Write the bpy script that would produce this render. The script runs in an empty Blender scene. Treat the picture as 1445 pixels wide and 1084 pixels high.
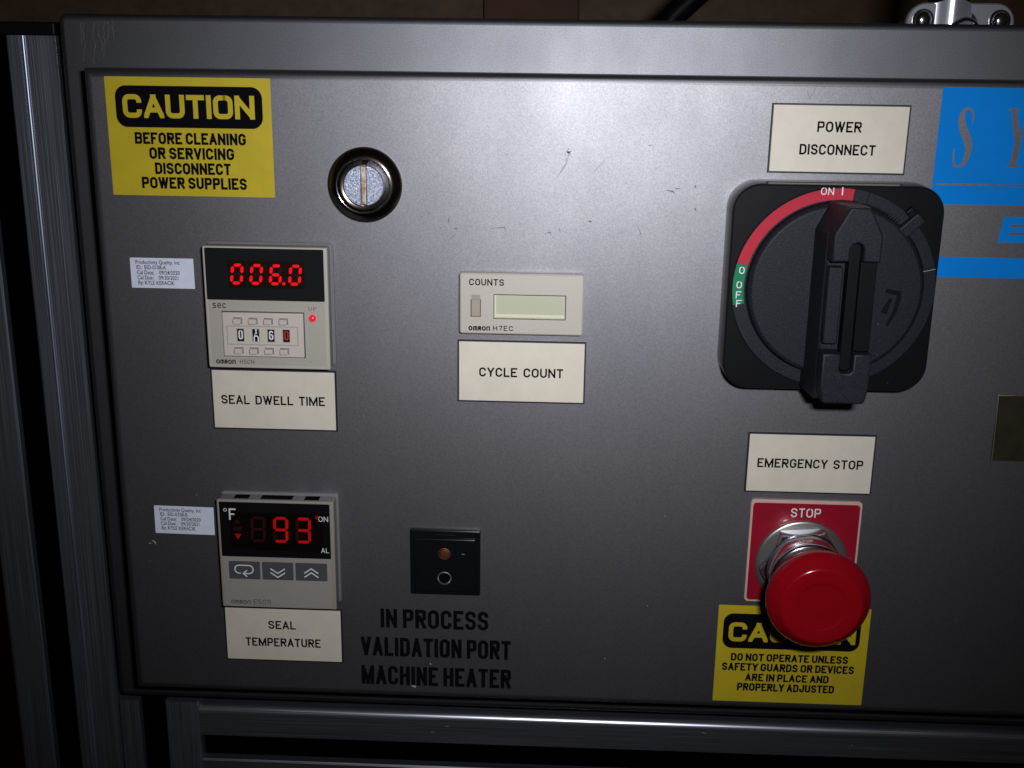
import bpy, bmesh, math, random
from mathutils import Matrix, Vector
random.seed(7)
R = math.radians
MM = 0.001
LIFT = 1.2                      # height of the panel's reference point above the floor, metres
sc = bpy.context.scene

# ------------------------------------------------------------------ camera, world, flash, exposure
# panel frame: x right, y up, z out of the panel (mm)  ->  world: (x, -z, y)
def W(x, y, z):
    return Vector((x * MM, -z * MM, y * MM + LIFT))
P2W = Matrix(((1, 0, 0), (0, 0, -1), (0, 1, 0)))
RX, RY, RZ = -0.2785, 0.0415, 0.0128
CAM = (12.88, 120.34, 438.2)
Mc = (Matrix.Rotation(RZ, 3, 'Z') @ Matrix.Rotation(RY, 3, 'Y') @ Matrix.Rotation(RX, 3, 'X'))
cd = bpy.data.cameras.new('camera')
cam = bpy.data.objects.new('camera', cd)
sc.collection.objects.link(cam)
cd.sensor_fit = 'HORIZONTAL'; cd.sensor_width = 36.0
cd.lens = 1611.2 / 1445 * 36.0
cd.clip_start = 0.01; cd.clip_end = 50
cam.matrix_world = Matrix.Translation(W(*CAM)) @ (P2W @ Mc).to_4x4()
sc.camera = cam

w = bpy.data.worlds.new('World'); sc.world = w; w.use_nodes = True
bg = w.node_tree.nodes['Background']
bg.inputs['Color'].default_value = (1.0, 0.72, 0.45, 1)
bg.inputs['Strength'].default_value = 0.006

# the camera's own flash: a small rectangular tube right of and above the lens
fl = bpy.data.lights.new('camera_flash', 'AREA')
fl.shape = 'RECTANGLE'; fl.size = 0.026; fl.size_y = 0.012
fl.energy = 0.372; fl.color = (1.0, 0.985, 1.0); fl.spread = R(79.5)
flo = bpy.data.objects.new('camera_flash', fl)
sc.collection.objects.link(flo)
right = Mc @ Vector((1, 0, 0)); up = Mc @ Vector((0, 1, 0)); fwd = Mc @ Vector((0, 0, -1))
fpos = Vector(CAM) + right * 38 + up * 26
aim = Matrix.Rotation(R(4.2), 3, 'X') @ Matrix.Rotation(R(3.4), 3, 'Y')
flo.matrix_world = Matrix.Translation(W(*fpos)) @ (P2W @ Mc @ aim).to_4x4()

sc.view_settings.view_transform = 'Standard'
sc.view_settings.look = 'None'
sc.view_settings.exposure = 0.0
sc.view_settings.gamma = 1.0

# ------------------------------------------------------------------ materials
MATS = {}
def mat(name, col, rough=0.5, metal=0.0, spec=0.5, emit=None, estr=1.0, coat=0.0, ior=None):
    m = bpy.data.materials.new(name); m.use_nodes = True
    b = m.node_tree.nodes['Principled BSDF']
    b.inputs['Base Color'].default_value = (*col, 1)
    b.inputs['Roughness'].default_value = rough
    b.inputs['Metallic'].default_value = metal
    b.inputs['Specular IOR Level'].default_value = spec
    b.inputs['Coat Weight'].default_value = coat
    if emit:
        b.inputs['Emission Color'].default_value = (*emit, 1)
        b.inputs['Emission Strength'].default_value = estr
    MATS[name] = m
    return m
def nodes(m): return m.node_tree.nodes, m.node_tree.links, m.node_tree.nodes['Principled BSDF']
def coords(m, scale=(1, 1, 1)):
    n, l, b = nodes(m)
    tc = n.new('ShaderNodeTexCoord'); mp = n.new('ShaderNodeMapping')
    mp.inputs['Scale'].default_value = scale
    l.new(tc.outputs['Object'], mp.inputs['Vector'])
    return mp.outputs['Vector']
def noise(m, vec, scale, detail=3, rough=0.6):
    n, l, b = nodes(m)
    t = n.new('ShaderNodeTexNoise'); t.inputs['Scale'].default_value = scale
    t.inputs['Detail'].default_value = detail; t.inputs['Roughness'].default_value = rough
    l.new(vec, t.inputs['Vector'])
    return t.outputs['Fac']
def ramp(m, fac, p0, c0, p1, c1):
    n, l, b = nodes(m)
    r = n.new('ShaderNodeValToRGB'); e = r.color_ramp.elements
    e[0].position = p0; e[0].color = (*c0, 1); e[1].position = p1; e[1].color = (*c1, 1)
    l.new(fac, r.inputs['Fac'])
    return r.outputs['Color']
def mixc(m, a, bcol, fac, mode='MULTIPLY'):
    n, l, b = nodes(m)
    x = n.new('ShaderNodeMix'); x.data_type = 'RGBA'; x.blend_type = mode
    if hasattr(fac, 'type'): l.new(fac, x.inputs['Factor'])
    else: x.inputs['Factor'].default_value = fac
    for v, s in ((a, x.inputs[6]), (bcol, x.inputs[7])):
        if hasattr(v, 'type'): l.new(v, s)
        else: s.default_value = (*v, 1)
    return x.outputs[2]
def bump(m, h, strength, dist):
    n, l, b = nodes(m)
    k = n.new('ShaderNodeBump'); k.inputs['Strength'].default_value = strength
    k.inputs['Distance'].default_value = dist
    l.new(h, k.inputs['Height']); l.new(k.outputs['Normal'], b.inputs['Normal'])
def link(m, out, inp):
    n, l, b = nodes(m); l.new(out, b.inputs[inp])

def paint(name, base, scale=1.0):
    m = mat(name, base, 0.5, 0.98)
    v = coords(m)
    fine = noise(m, v, 1900, 2, 0.7)
    col = ramp(m, fine, 0.3, tuple(c * .80 for c in base), 0.72, tuple(c * 1.17 for c in base))
    fleck = noise(m, v, 900, 2, 0.5)
    col = mixc(m, col, ramp(m, fleck, 0.74, (1, 1, 1), 0.82, (1.35, 1.35, 1.42)), 1.0)
    smear = noise(m, coords(m, (1, .55, 1)), 26, 5, 0.62)
    col = mixc(m, col, ramp(m, smear, 0.35, (.90, .90, .90), 0.66, (1.04, 1.03, 1.02)), 1.0)
    dirt = noise(m, v, 240, 6, 0.7)
    col = mixc(m, col, ramp(m, dirt, 0.20, (.55, .5, .45), 0.30, (1, 1, 1)), 0.6)
    link(m, col, 'Base Color')
    link(m, ramp(m, smear, 0.3, (.512,) * 3, 0.7, (.49,) * 3), 'Roughness')
    bump(m, fine, 0.12, 0.0001)
    return m
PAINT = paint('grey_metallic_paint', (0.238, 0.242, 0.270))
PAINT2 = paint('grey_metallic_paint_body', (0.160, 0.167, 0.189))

def brushed(name, sc3, base=(0.44, 0.485, 0.585), rough=0.36):
    m = mat(name, base, rough, 0.92)
    v = coords(m, sc3)
    f = noise(m, v, 1.0, 4, 0.6)
    link(m, ramp(m, f, 0.3, tuple(c * .68 for c in base), 0.7, tuple(c * 1.2 for c in base)), 'Base Color')
    link(m, ramp(m, f, 0.3, (rough - .06,) * 3, 0.7, (rough + .1,) * 3), 'Roughness')
    bump(m, f, 0.25, 0.00008)
    return m
ALU_Y = brushed('extruded_aluminium_upright', (2600, 12, 2600))
ALU_X = brushed('extruded_aluminium_rail', (12, 2600, 2600), (0.52, 0.56, 0.66), 0.27)

def speck(name, base, rough, amt=0.78, dust=(0.32, 0.32, 0.33), grain=2200, bmp=0.12, spec=0.5, amp=.25):
    m = mat(name, base, rough, 0.0, spec)
    v = coords(m)
    f = noise(m, v, grain, 2, 0.6)
    col = ramp(m, f, 0.3, tuple(c * (1 - amp) for c in base), 0.7, tuple(c * (1 + amp) for c in base))
    d = noise(m, v, 1250, 2, 0.5)
    col = mixc(m, col, dust, ramp(m, d, amt, (0, 0, 0), amt + .05, (.8, .8, .8)), 'MIX')
    link(m, col, 'Base Color')
    bump(m, f, bmp, 0.0001)
    return m
BLACKP = speck('moulded_black_plastic', (0.0125, 0.0142, 0.021), 0.50, 0.735, (0.14, 0.15, 0.18), 1500, .6, .22, .45)
BLACKM = speck('smooth_black_plastic', (0.0045, 0.005, 0.007), 0.45, 0.80, bmp=0.02, spec=.12)
RIMG = mat('glossy_black_rim', (0.012, 0.012, 0.014), 0.14, spec=0.9)
BLACKG = speck('black_socket_plastic', (0.006, 0.007, 0.010), 0.20, 0.80, bmp=0.02)
BEIGE = speck('warm_grey_plastic', (0.40, 0.385, 0.345), 0.45, 0.85, (0.2, 0.18, 0.15), 1800, 0.02, amp=.05)
BEIGE2 = speck('light_warm_grey_plastic', (0.46, 0.44, 0.40), 0.42, 0.85, (0.25, 0.2, 0.15), 1800, 0.02, amp=.05)
PINKB = speck('pale_pinkish_plastic', (0.56, 0.515, 0.475), 0.42, 0.85, (0.25, 0.2, 0.15), 1800, 0.02, amp=.04)
CASEG = speck('grey_case_plastic', (0.20, 0.20, 0.205), 0.4, 0.85, (0.3, 0.3, 0.3), 1800, 0.02, amp=.1)
TAUPE = speck('taupe_grey_plastic', (0.30, 0.275, 0.245), 0.5, 0.82, (0.5, 0.45, 0.4), 1800, 0.02, amp=.08)
TAUPE2 = speck('taupe_grey_face', (0.315, 0.30, 0.28), 0.5, 0.85, (0.2, 0.18, 0.15), 1800, 0.02, amp=.06)
BUTTON = mat('grey_rubber_key', (0.070, 0.075, 0.088), 0.6, spec=.2)
BROWNB = mat('brownish_key', (0.34, 0.29, 0.235), 0.5)
WINDOW = mat('smoked_window', (0.012, 0.013, 0.015), 0.16)
WINDOW2 = mat('smoked_window_dark', (0.006, 0.006, 0.008), 0.13)
MODULE = mat('led_module_dark', (0.012, 0.006, 0.004), 0.3, spec=.2)
MODULEB = mat('led_module_black', (0.004, 0.002, 0.002), 0.3, spec=.2)
LED = mat('lit_red_segment', (0.08, 0.0, 0.0), 0.6, spec=.1, emit=(1.0, 0.006, 0.014), estr=0.85)
LED2 = mat('lit_red_segment_deep', (0.08, 0.0, 0.0), 0.4, emit=(1.0, 0.006, 0.006), estr=0.27)
LEDOFF = mat('unlit_segment', (0.030, 0.005, 0.004), 0.5, spec=.1)
LEDARR = mat('lit_red_arrow', (0.06, 0.0, 0.0), 0.4, emit=(1.0, 0.01, 0.01), estr=0.14)
LEDLAMP = mat('red_lamp_lens', (0.5, 0.01, 0.03), 0.15, emit=(1.0, 0.015, 0.05), estr=0.5)
LCDM = mat('lcd_glass', (0.45, 0.47, 0.365), 0.35, 0.0)
LCDE = mat('lcd_edge', (0.62, 0.65, 0.50), 0.3, 0.0)
WHITEI = mat('white_print', (0.75, 0.76, 0.78), 0.5)
REDI = mat('red_print_digit', (0.45, 0.03, 0.02), 0.5)
GREYI = mat('grey_print', (0.06, 0.058, 0.055), 0.8, spec=0.1)
INK = mat('black_print', (0.004, 0.004, 0.006), 0.8, spec=0.04)
DARKG = mat('dark_joint', (0.02, 0.019, 0.018), 0.7)
BLUEEDGE = mat('label_core_edge', (0.012, 0.012, 0.028), 0.5)

def plate_mat(name, base, rough, mottle=0.05, sc_=90, spots=None, coat=0.0):
    m = mat(name, base, rough, coat=coat)
    v = coords(m)
    f = noise(m, v, sc_, 5, 0.65)
    col = ramp(m, f, 0.3, tuple(c * (1 - mottle * 1.6) for c in base), 0.7, tuple(c * (1 + mottle) for c in base))
    if spots:
        d = noise(m, v, 520, 3, 0.6)
        col = mixc(m, col, spots, ramp(m, d, 0.70, (0, 0, 0), 0.78, (.7, .7, .7)), 'MIX')
    link(m, col, 'Base Color')
    g = noise(m, v, 2400, 2, 0.6)
    bump(m, g, 0.05, 0.00006)
    return m
CREAM = plate_mat('cream_engraving_laminate', (0.68, 0.645, 0.555), 0.45, 0.04, 110, (0.45, 0.42, 0.35))
YELLOW = plate_mat('yellow_vinyl', (0.545, 0.435, 0.020), 0.42, 0.06, 70, (0.42, 0.33, 0.03))
BLUE = plate_mat('blue_vinyl', (0.0, 0.225, 0.77), 0.7, 0.04, 60)
BLUE.node_tree.nodes['Principled BSDF'].inputs['Specular IOR Level'].default_value = 0.12
PAPER = plate_mat('white_sticker_paper', (0.72, 0.78, 0.95), 0.6, 0.05, 200)
REDPL = plate_mat('red_legend_plate', (0.30, 0.007, 0.024), 0.28, 0.08, 80, (0.5, 0.12, 0.12), 0.3)
PINK = plate_mat('legend_plate_border', (0.62, 0.42, 0.38), 0.45, 0.05, 150)
REDM = plate_mat('red_button_plastic', (0.30, 0.003, 0.009), 0.17, 0.03, 40, None, 0.0)
REDARC = plate_mat('red_scale_print', (0.46, 0.014, 0.040), 0.75, 0.05, 300)
GREENARC = plate_mat('green_scale_print', (0.0, 0.19, 0.09), 0.75, 0.05, 300)
TAPE = plate_mat('aged_brown_tape', (0.030, 0.028, 0.016), 0.35, 0.2, 120)
CHROME = mat('bright_chrome', (0.72, 0.75, 0.84), 0.15, 1.0)
GALV = mat('bright_plated_steel', (0.66, 0.70, 0.80), 0.26, 0.75)
CHROMED = mat('dark_chrome', (0.22, 0.185, 0.165), 0.2, 1.0)
ZINC = mat('rough_zinc', (0.52, 0.58, 0.72), 0.36, 0.9)
_v = coords(ZINC); _f = noise(ZINC, _v, 1500, 4, 0.7)
link(ZINC, ramp(ZINC, _f, 0.35, (.08, .10, .16), 0.66, (.50, .56, .70)), 'Base Color'); bump(ZINC, _f, 0.9, 0.0003)
BRASS = mat('coppery_slot_metal', (0.72, 0.58, 0.46), 0.32, 0.9)
_v = coords(BRASS); _f = noise(BRASS, _v, 420, 4, 0.7)
link(BRASS, ramp(BRASS, _f, 0.36, (.55, .30, .18), 0.58, (.9, .86, .8)), 'Base Color'); bump(BRASS, _f, 0.5, 0.0002)
COPPER = mat('copper_contact', (0.20, 0.075, 0.03), 0.5, 0.8)
NICKEL = mat('nickel_contact', (0.50, 0.50, 0.48), 0.3, 0.9)
PITMAT = mat('dark_hollow', (0.003, 0.003, 0.003), 0.8, spec=0.05)
SHADE = mat('slot_floor', (0.001, 0.001, 0.0015), 0.9, spec=0.0)  # near-black colour standing in for the shade inside the extrusion slots
SCRATCH = mat('dark_scuff', (0.17, 0.15, 0.19), 0.7, 0.3)
SCUFFL = mat('light_scuff', (0.36, 0.36, 0.36), 0.7, 0.0)
SCUFFM = mat('grey_smudge', (0.25, 0.235, 0.22), 0.6, 0.3)

def wood(name, a, b_):
    m = mat(name, a, 0.6)
    v = coords(m, (9, 9, 1.2))
    f = noise(m, v, 4, 6, 0.65)
    link(m, ramp(m, f, 0.3, a, 0.7, b_), 'Base Color')
    return m
WALLM = wood('brown_room_wall', (0.17, 0.105, 0.06), (0.29, 0.19, 0.115))
BOARDM = wood('reddish_brown_board', (0.15, 0.06, 0.035), (0.22, 0.085, 0.055))
FLOORM = wood('dark_floor', (0.06, 0.045, 0.035), (0.10, 0.075, 0.055))

# ------------------------------------------------------------------ builders
COL = sc.collection
ORG = {}
def thing(name, label, cat, org, group=None):
    o = bpy.data.objects.new(name, None); COL.objects.link(o)
    o.empty_display_size = 0.01
    o.location = W(*org); o.rotation_euler = (math.pi / 2, 0, 0)
    o['label'] = label; o['category'] = cat
    if group: o['group'] = group
    ORG[o.name] = org
    return o

def offset(poly, d):
    n = len(poly); out = []
    for i in range(n):
        p0 = Vector(poly[i - 1]); p1 = Vector(poly[i]); p2 = Vector(poly[(i + 1) % n])
        a = (p1 - p0).normalized(); b = (p2 - p1).normalized()
        na = Vector((-a.y, a.x)); nb = Vector((-b.y, b.x))     # inward for ccw
        s = na + nb
        k = s.length_squared
        s = s * (2 / k) if k > 1e-6 else na
        if s.length > 3: s = s.normalized() * 3
        out.append((p1.x + s.x * d, p1.y + s.y * d))
    return out
def rrect(x0, x1, y0, y1, r=0.0, n=5):
    if r <= 0: return [(x0, y0), (x1, y0), (x1, y1), (x0, y1)]
    pts = []
    for cx, cy, a0 in ((x1 - r, y0 + r, -90), (x1 - r, y1 - r, 0), (x0 + r, y1 - r, 90), (x0 + r, y0 + r, 180)):
        for k in range(n + 1):
            a = R(a0 + 90 * k / n); pts.append((cx + r * math.cos(a), cy + r * math.sin(a)))
    return pts
def circ(cx, cy, r, n=32, a0=0):
    return [(cx + r * math.cos(R(a0) + 2 * math.pi * k / n), cy + r * math.sin(R(a0) + 2 * math.pi * k / n)) for k in range(n)]
def sector(cx, cy, r0, r1, a0, a1, n=24):
    o = [(cx + r1 * math.cos(R(a0 + (a1 - a0) * k / n)), cy + r1 * math.sin(R(a0 + (a1 - a0) * k / n))) for k in range(n + 1)]
    i = [(cx + r0 * math.cos(R(a1 + (a0 - a1) * k / n)), cy + r0 * math.sin(R(a1 + (a0 - a1) * k / n))) for k in range(n + 1)]
    return o + i

class MB:
    def __init__(s): s.v = []; s.f = []
    def ring(s, pts, z):
        i = len(s.v); s.v += [(x, y, z) for x, y in pts]; return list(range(i, i + len(pts)))
    def bridge(s, a, b):
        n = len(a)
        for k in range(n): s.f.append((a[k], a[(k + 1) % n], b[(k + 1) % n], b[k]))
    def prism(s, poly, z0, z1, b=0.0, seg=3, back=True):
        """ccw outline extruded from z0 to z1; front edge rounded by b"""
        if b <= 0:
            a = s.ring(poly, z0); c = s.ring(poly, z1); s.bridge(a, c); s.f.append(tuple(c))
            if back: s.f.append(tuple(reversed(a)))
            return s
        a = s.ring(poly, z0); last = s.ring(poly, z1 - b); s.bridge(a, last)
        for k in range(1, seg + 1):
            t = math.pi / 2 * k / seg
            c = s.ring(offset(poly, b * (1 - math.cos(t))), z1 - b + b * math.sin(t)); s.bridge(last, c); last = c
        s.f.append(tuple(last))
        if back: s.f.append(tuple(reversed(a)))
        return s
    def taper(s, poly, z0, z1, d, b=0.0):
        a = s.ring(poly, z0); p1 = offset(poly, d); c = s.ring(p1, z1 - b); s.bridge(a, c)
        if b > 0:
            e = s.ring(offset(p1, b * .3), z1 - b * .3); s.bridge(c, e)
            g = s.ring(offset(p1, b), z1); s.bridge(e, g); c = g
        s.f.append(tuple(c)); s.f.append(tuple(reversed(a)))
        return s
    def box(s, x0, x1, y0, y1, z0, z1, b=0.0): return s.prism(rrect(x0, x1, y0, y1), z0, z1, b, 2)
    def frame(s, outer, inner, z0, z1, zi=None, b=0.0):
        """slab with a hole; outer and inner need equal vertex counts"""
        if zi is None: zi = z0
        a = s.ring(outer, z0)
        if b > 0:
            m1 = s.ring(outer, z1 - b); s.bridge(a, m1)
            o = s.ring(offset(outer, b), z1); s.bridge(m1, o)
        else:
            o = s.ring(outer, z1); s.bridge(a, o)
        i = s.ring(inner, z1); s.bridge(o, i)
        d = s.ring(inner, zi); s.bridge(i, d)
        return s
    def lathe(s, prof, cx, cy, n=64, cap0=False, cap1=True):
        """prof: list of (r, z)"""
        last = None
        for r, z in prof:
            c = s.ring(circ(cx, cy, max(r, 1e-3), n), z)
            if last: s.bridge(last, c)
            elif cap0: s.f.append(tuple(reversed(c)))
            last = c
        if cap1: s.f.append(tuple(last))
        return s
    def tube(s, pts, r, n=12):
        rings = []
        for i, p in enumerate(pts):
            p = Vector(p)
            t = (Vector(pts[min(i + 1, len(pts) - 1)]) - Vector(pts[max(i - 1, 0)])).normalized()
            u = t.cross(Vector((0, 0, 1)));
            if u.length < .1: u = t.cross(Vector((1, 0, 0)))
            u.normalize(); v = t.cross(u)
            i0 = len(s.v)
            for k in range(n):
                a = 2 * math.pi * k / n; q = p + (u * math.cos(a) + v * math.sin(a)) * r
                s.v.append(tuple(q))
            rings.append(list(range(i0, i0 + n)))
        for a, b in zip(rings, rings[1:]): s.bridge(a, b)
        s.f.append(tuple(rings[0])); s.f.append(tuple(rings[-1]))
        return s
    def raw(s, verts, faces):
        i = len(s.v); s.v += verts; s.f += [tuple(i + k for k in f) for f in faces]; return s
    def build(s, name, material, parent, smooth=None, label=None):
        root = parent
        while root is not None and root.parent is not None: root = root.parent
        ox, oy, oz = ORG[root.name] if root is not None else (0, 0, 0)
        me = bpy.data.meshes.new(name)
        me.from_pydata([((x - ox) * MM, (y - oy) * MM, (z - oz) * MM) for x, y, z in s.v], [], s.f)
        me.update()
        bm = bmesh.new(); bm.from_mesh(me)
        bmesh.ops.recalc_face_normals(bm, faces=bm.faces) if smooth != 'flatprint' else None
        if smooth not in (None, 'flatprint'):
            for f in bm.faces: f.smooth = not (abs(f.normal.z) > .9995 and (len(f.verts) > 4 or f.calc_area() > 2e-5))
            for e in bm.edges:
                if len(e.link_faces) == 2 and e.calc_face_angle(0) > R(smooth): e.smooth = False
        bm.to_mesh(me); bm.free()
        me.materials.append(material)
        o = bpy.data.objects.new(name, me); COL.objects.link(o)
        if parent is not None: o.parent = parent
        else:
            o.location = W(0, 0, 0); o.rotation_euler = (math.pi / 2, 0, 0)
        if label: o['label'] = label
        return o

# ------------------------------------------------------------------ stroke lettering
G = {}
def g(ch, wd, *strokes): G[ch] = (wd, strokes)
r_ = 1
g('A', 1.08, [(0, 0), (.5, 1)], [(.5, 1), (1, 0)], [(.17, .30), (.83, .30)])
g('B', 1, [(0, .5), (0, 1), (1, 1, .5), (1, .53, .5), (0, .53)], [(0, .53), (1, .53, .5), (1, 0, .5), (0, 0), (0, .56)])
g('C', 1, [(1, .68), (1, 1, 1), (0, 1, 1), (0, 0, 1), (1, 0, 1), (1, .32)])
g('D', 1, [(0, 0), (0, 1), (1, 1, 1), (1, 0, 1), (0, 0), (0, .3)])
g('E', .9, [(1, 1), (0, 1), (0, 0), (1, 0)], [(0, .52), (.88, .52)])
g('F', .88, [(1, 1), (0, 1), (0, 0)], [(0, .5), (.85, .5)])
g('G', 1.04, [(1, .70), (1, 1, 1), (0, 1, 1), (0, 0, 1), (1, 0, 1), (1, .47), (.56, .47)])
g('H', 1, [(0, 0), (0, 1)], [(1, 0), (1, 1)], [(0, .52), (1, .52)])
g('I', 0, [(.5, 0), (.5, 1)])
g('J', .85, [(1, 1), (1, 0, 1), (0, 0, 1), (0, .32)])
g('K', 1, [(0, 0), (0, 1)], [(0, .34), (1, 1)], [(.32, .55), (1, 0)])
g('L', .82, [(0, 1), (0, 0), (1, 0)])
g('M', 1.42, [(0, 0), (0, 1)], [(0, 1), (.5, .1)], [(.5, .1), (1, 1)], [(1, 0), (1, 1)])
g('N', 1.05, [(0, 0), (0, 1)], [(0, 1), (1, 0)], [(1, 0), (1, 1)])
g('O', 1.04, [(.5, 1), (1, 1, 1), (1, 0, 1), (0, 0, 1), (0, 1, 1), (.5, 1)])
g('P', .96, [(0, 0), (0, 1), (1, 1, .5), (1, .46, .5), (0, .46)])
g('Q', 1.04, [(.5, 1), (1, 1, 1), (1, 0, 1), (0, 0, 1), (0, 1, 1), (.5, 1)], [(.6, .3), (1, -.05)])
g('R', 1, [(0, 0), (0, 1), (1, 1, .5), (1, .48, .5), (0, .48)], [(.5, .48), (1, 0)])
g('S', .98, [(1, .72), (1, 1, 1), (0, 1, 1), (0, .52, 1), (1, .50, 1), (1, 0, 1), (0, 0, 1), (0, .28)])
g('T', .92, [(0, 1), (1, 1)], [(.5, 0), (.5, 1)])
g('U', 1, [(0, 1), (0, 0, 1), (1, 0, 1), (1, 1)])
g('V', 1.02, [(0, 1), (.5, 0)], [(.5, 0), (1, 1)])
g('W', 1.55, [(0, 1), (.26, 0)], [(.26, 0), (.5, .95)], [(.5, .95), (.74, 0)], [(.74, 0), (1, 1)])
g('X', 1, [(0, 0), (1, 1)], [(0, 1), (1, 0)])
g('Y', 1, [(0, 1), (.5, .42)], [(1, 1), (.5, .42)], [(.5, 0), (.5, .46)])
g('Z', .95, [(0, 1), (1, 1)], [(1, 1), (0, 0)], [(0, 0), (1, 0)])
g('0', .9, [(.5, 1), (1, 1, 1), (1, 0, 1), (0, 0, 1), (0, 1, 1), (.5, 1)])
g('1', .35, [(0, .8), (1, 1), (1, 0)])
g('5', .9, [(.95, 1), (.08, 1), (.02, .55), (1, .6, 1), (1, 0, 1), (0, 0, 1), (0, .24)])
g('6', .9, [(1, .80), (1, 1, 1), (0, 1, 1), (0, 0, 1), (1, 0, 1), (1, .56, 1), (0, .56)])
g('7', .9, [(0, 1), (1, 1), (.35, 0)])
# small letters (x height 0.62)
XH = .64
g('o', 1.1, [(.5, XH), (1, XH, 1), (1, 0, 1), (0, 0, 1), (0, XH, 1), (.5, XH)])
g('m', 1.35, [(0, 0), (0, XH, .7), (.5, XH, .7), (.5, 0)], [(.5, XH * .8), (.5, XH, .7), (1, XH, .7), (1, 0)])
g('r', .8, [(0, 0), (0, XH), (1, XH, .7), (1, XH * .42, .7), (.1, XH * .42)], [(.55, XH * .42), (1, 0)])
g('n', 1, [(0, 0), (0, XH, .7), (1, XH, .7), (1, 0)])
g('s', .85, [(1, XH * .78), (1, XH, .5), (0, XH, .5), (0, XH * .54, .5), (1, XH * .5, .5), (1, 0, .5), (0, 0, .5), (0, XH * .2)])
g('e', .95, [(0.05, XH * .5), (1, XH * .5), (1, XH, 1), (0, XH, 1), (0, 0, 1), (1, 0, .8), (1, XH * .2)])
g('c', .9, [(1, XH * .72), (1, XH, 1), (0, XH, 1), (0, 0, 1), (1, 0, 1), (1, XH * .28)])

def fillet(pts, rad, n=5):
    """pts (x, y, k): corner k>0 rounded with radius k*rad"""
    out = []
    m = len(pts)
    for i, p in enumerate(pts):
        k = p[2] if len(p) > 2 else 0
        if k == 0 or i in (0, m - 1): out.append((p[0], p[1])); continue
        a = Vector(pts[i - 1][:2]); b = Vector(p[:2]); c = Vector(pts[i + 1][:2])
        da, dc = (a - b), (c - b); la, lc = da.length, dc.length
        # neighbours that are themselves rounded give up half the run
        ka = .5 if (len(pts[i - 1]) > 2 and 0 < i - 1) else 1
        kc = .5 if (len(pts[i + 1]) > 2 and i + 1 < m - 1) else 1
        ra = min(rad * k, la * ka); rc = min(rad * k, lc * kc)
        ra, rc = min(ra, rc * 1.6), min(rc, ra * 1.6)
        p0 = b + da.normalized() * ra; p1 = b + dc.normalized() * rc
        for t in range(n + 1):
            q = t * math.pi / 2 / n
            u = p0 + (b - p0) * math.sin(q) + (p1 - b) * (1 - math.cos(q))
            out.append((u.x, u.y))
    o2 = [out[0]]
    for q in out[1:]:
        if (Vector(q) - Vector(o2[-1])).length > 1e-4: o2.append(q)
    return o2
def clip(poly, y0, y1, x0, x1):
    def cut(ps, ins, inter):
        o = []
        for i in range(len(ps)):
            a, b = ps[i - 1], ps[i]
            if ins(b):
                if not ins(a): o.append(inter(a, b))
                o.append(b)
            elif ins(a): o.append(inter(a, b))
        return o
    def iy(Y): return lambda a, b: (a[0] + (b[0] - a[0]) * (Y - a[1]) / (b[1] - a[1]), Y)
    def ix(X): return lambda a, b: (X, a[1] + (b[1] - a[1]) * (X - a[0]) / (b[0] - a[0]))
    for ins, it in ((lambda p: p[1] >= y0 - 1e-7, iy(y0)), (lambda p: p[1] <= y1 + 1e-7, iy(y1)),
                    (lambda p: p[0] >= x0 - 1e-7, ix(x0)), (lambda p: p[0] <= x1 + 1e-7, ix(x1))):
        if poly: poly = cut(poly, ins, it)
    return poly
def ribbon(pts, t, widths=None):
    n = len(pts); L = []; Rr = []
    for i in range(n):
        p = Vector(pts[i])
        if i == 0: d = (Vector(pts[1]) - p).normalized(); nn = Vector((-d.y, d.x)); k = 1
        elif i == n - 1: d = (p - Vector(pts[-2])).normalized(); nn = Vector((-d.y, d.x)); k = 1
        else:
            a = (p - Vector(pts[i - 1])).normalized(); b = (Vector(pts[i + 1]) - p).normalized()
            nn = (Vector((-a.y, a.x)) + Vector((-b.y, b.x)))
            if nn.length < 1e-5: nn = Vector((-a.y, a.x))
            nn.normalize(); k = 1 / max(.35, nn.dot(Vector((-a.y, a.x))))
        h = (widths[i] if widths else t) / 2
        L.append(p + nn * h * k); Rr.append(p - nn * h * k)
    return [[tuple(Rr[i]), tuple(Rr[i + 1]), tuple(L[i + 1]), tuple(L[i])] for i in range(n - 1)]
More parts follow.
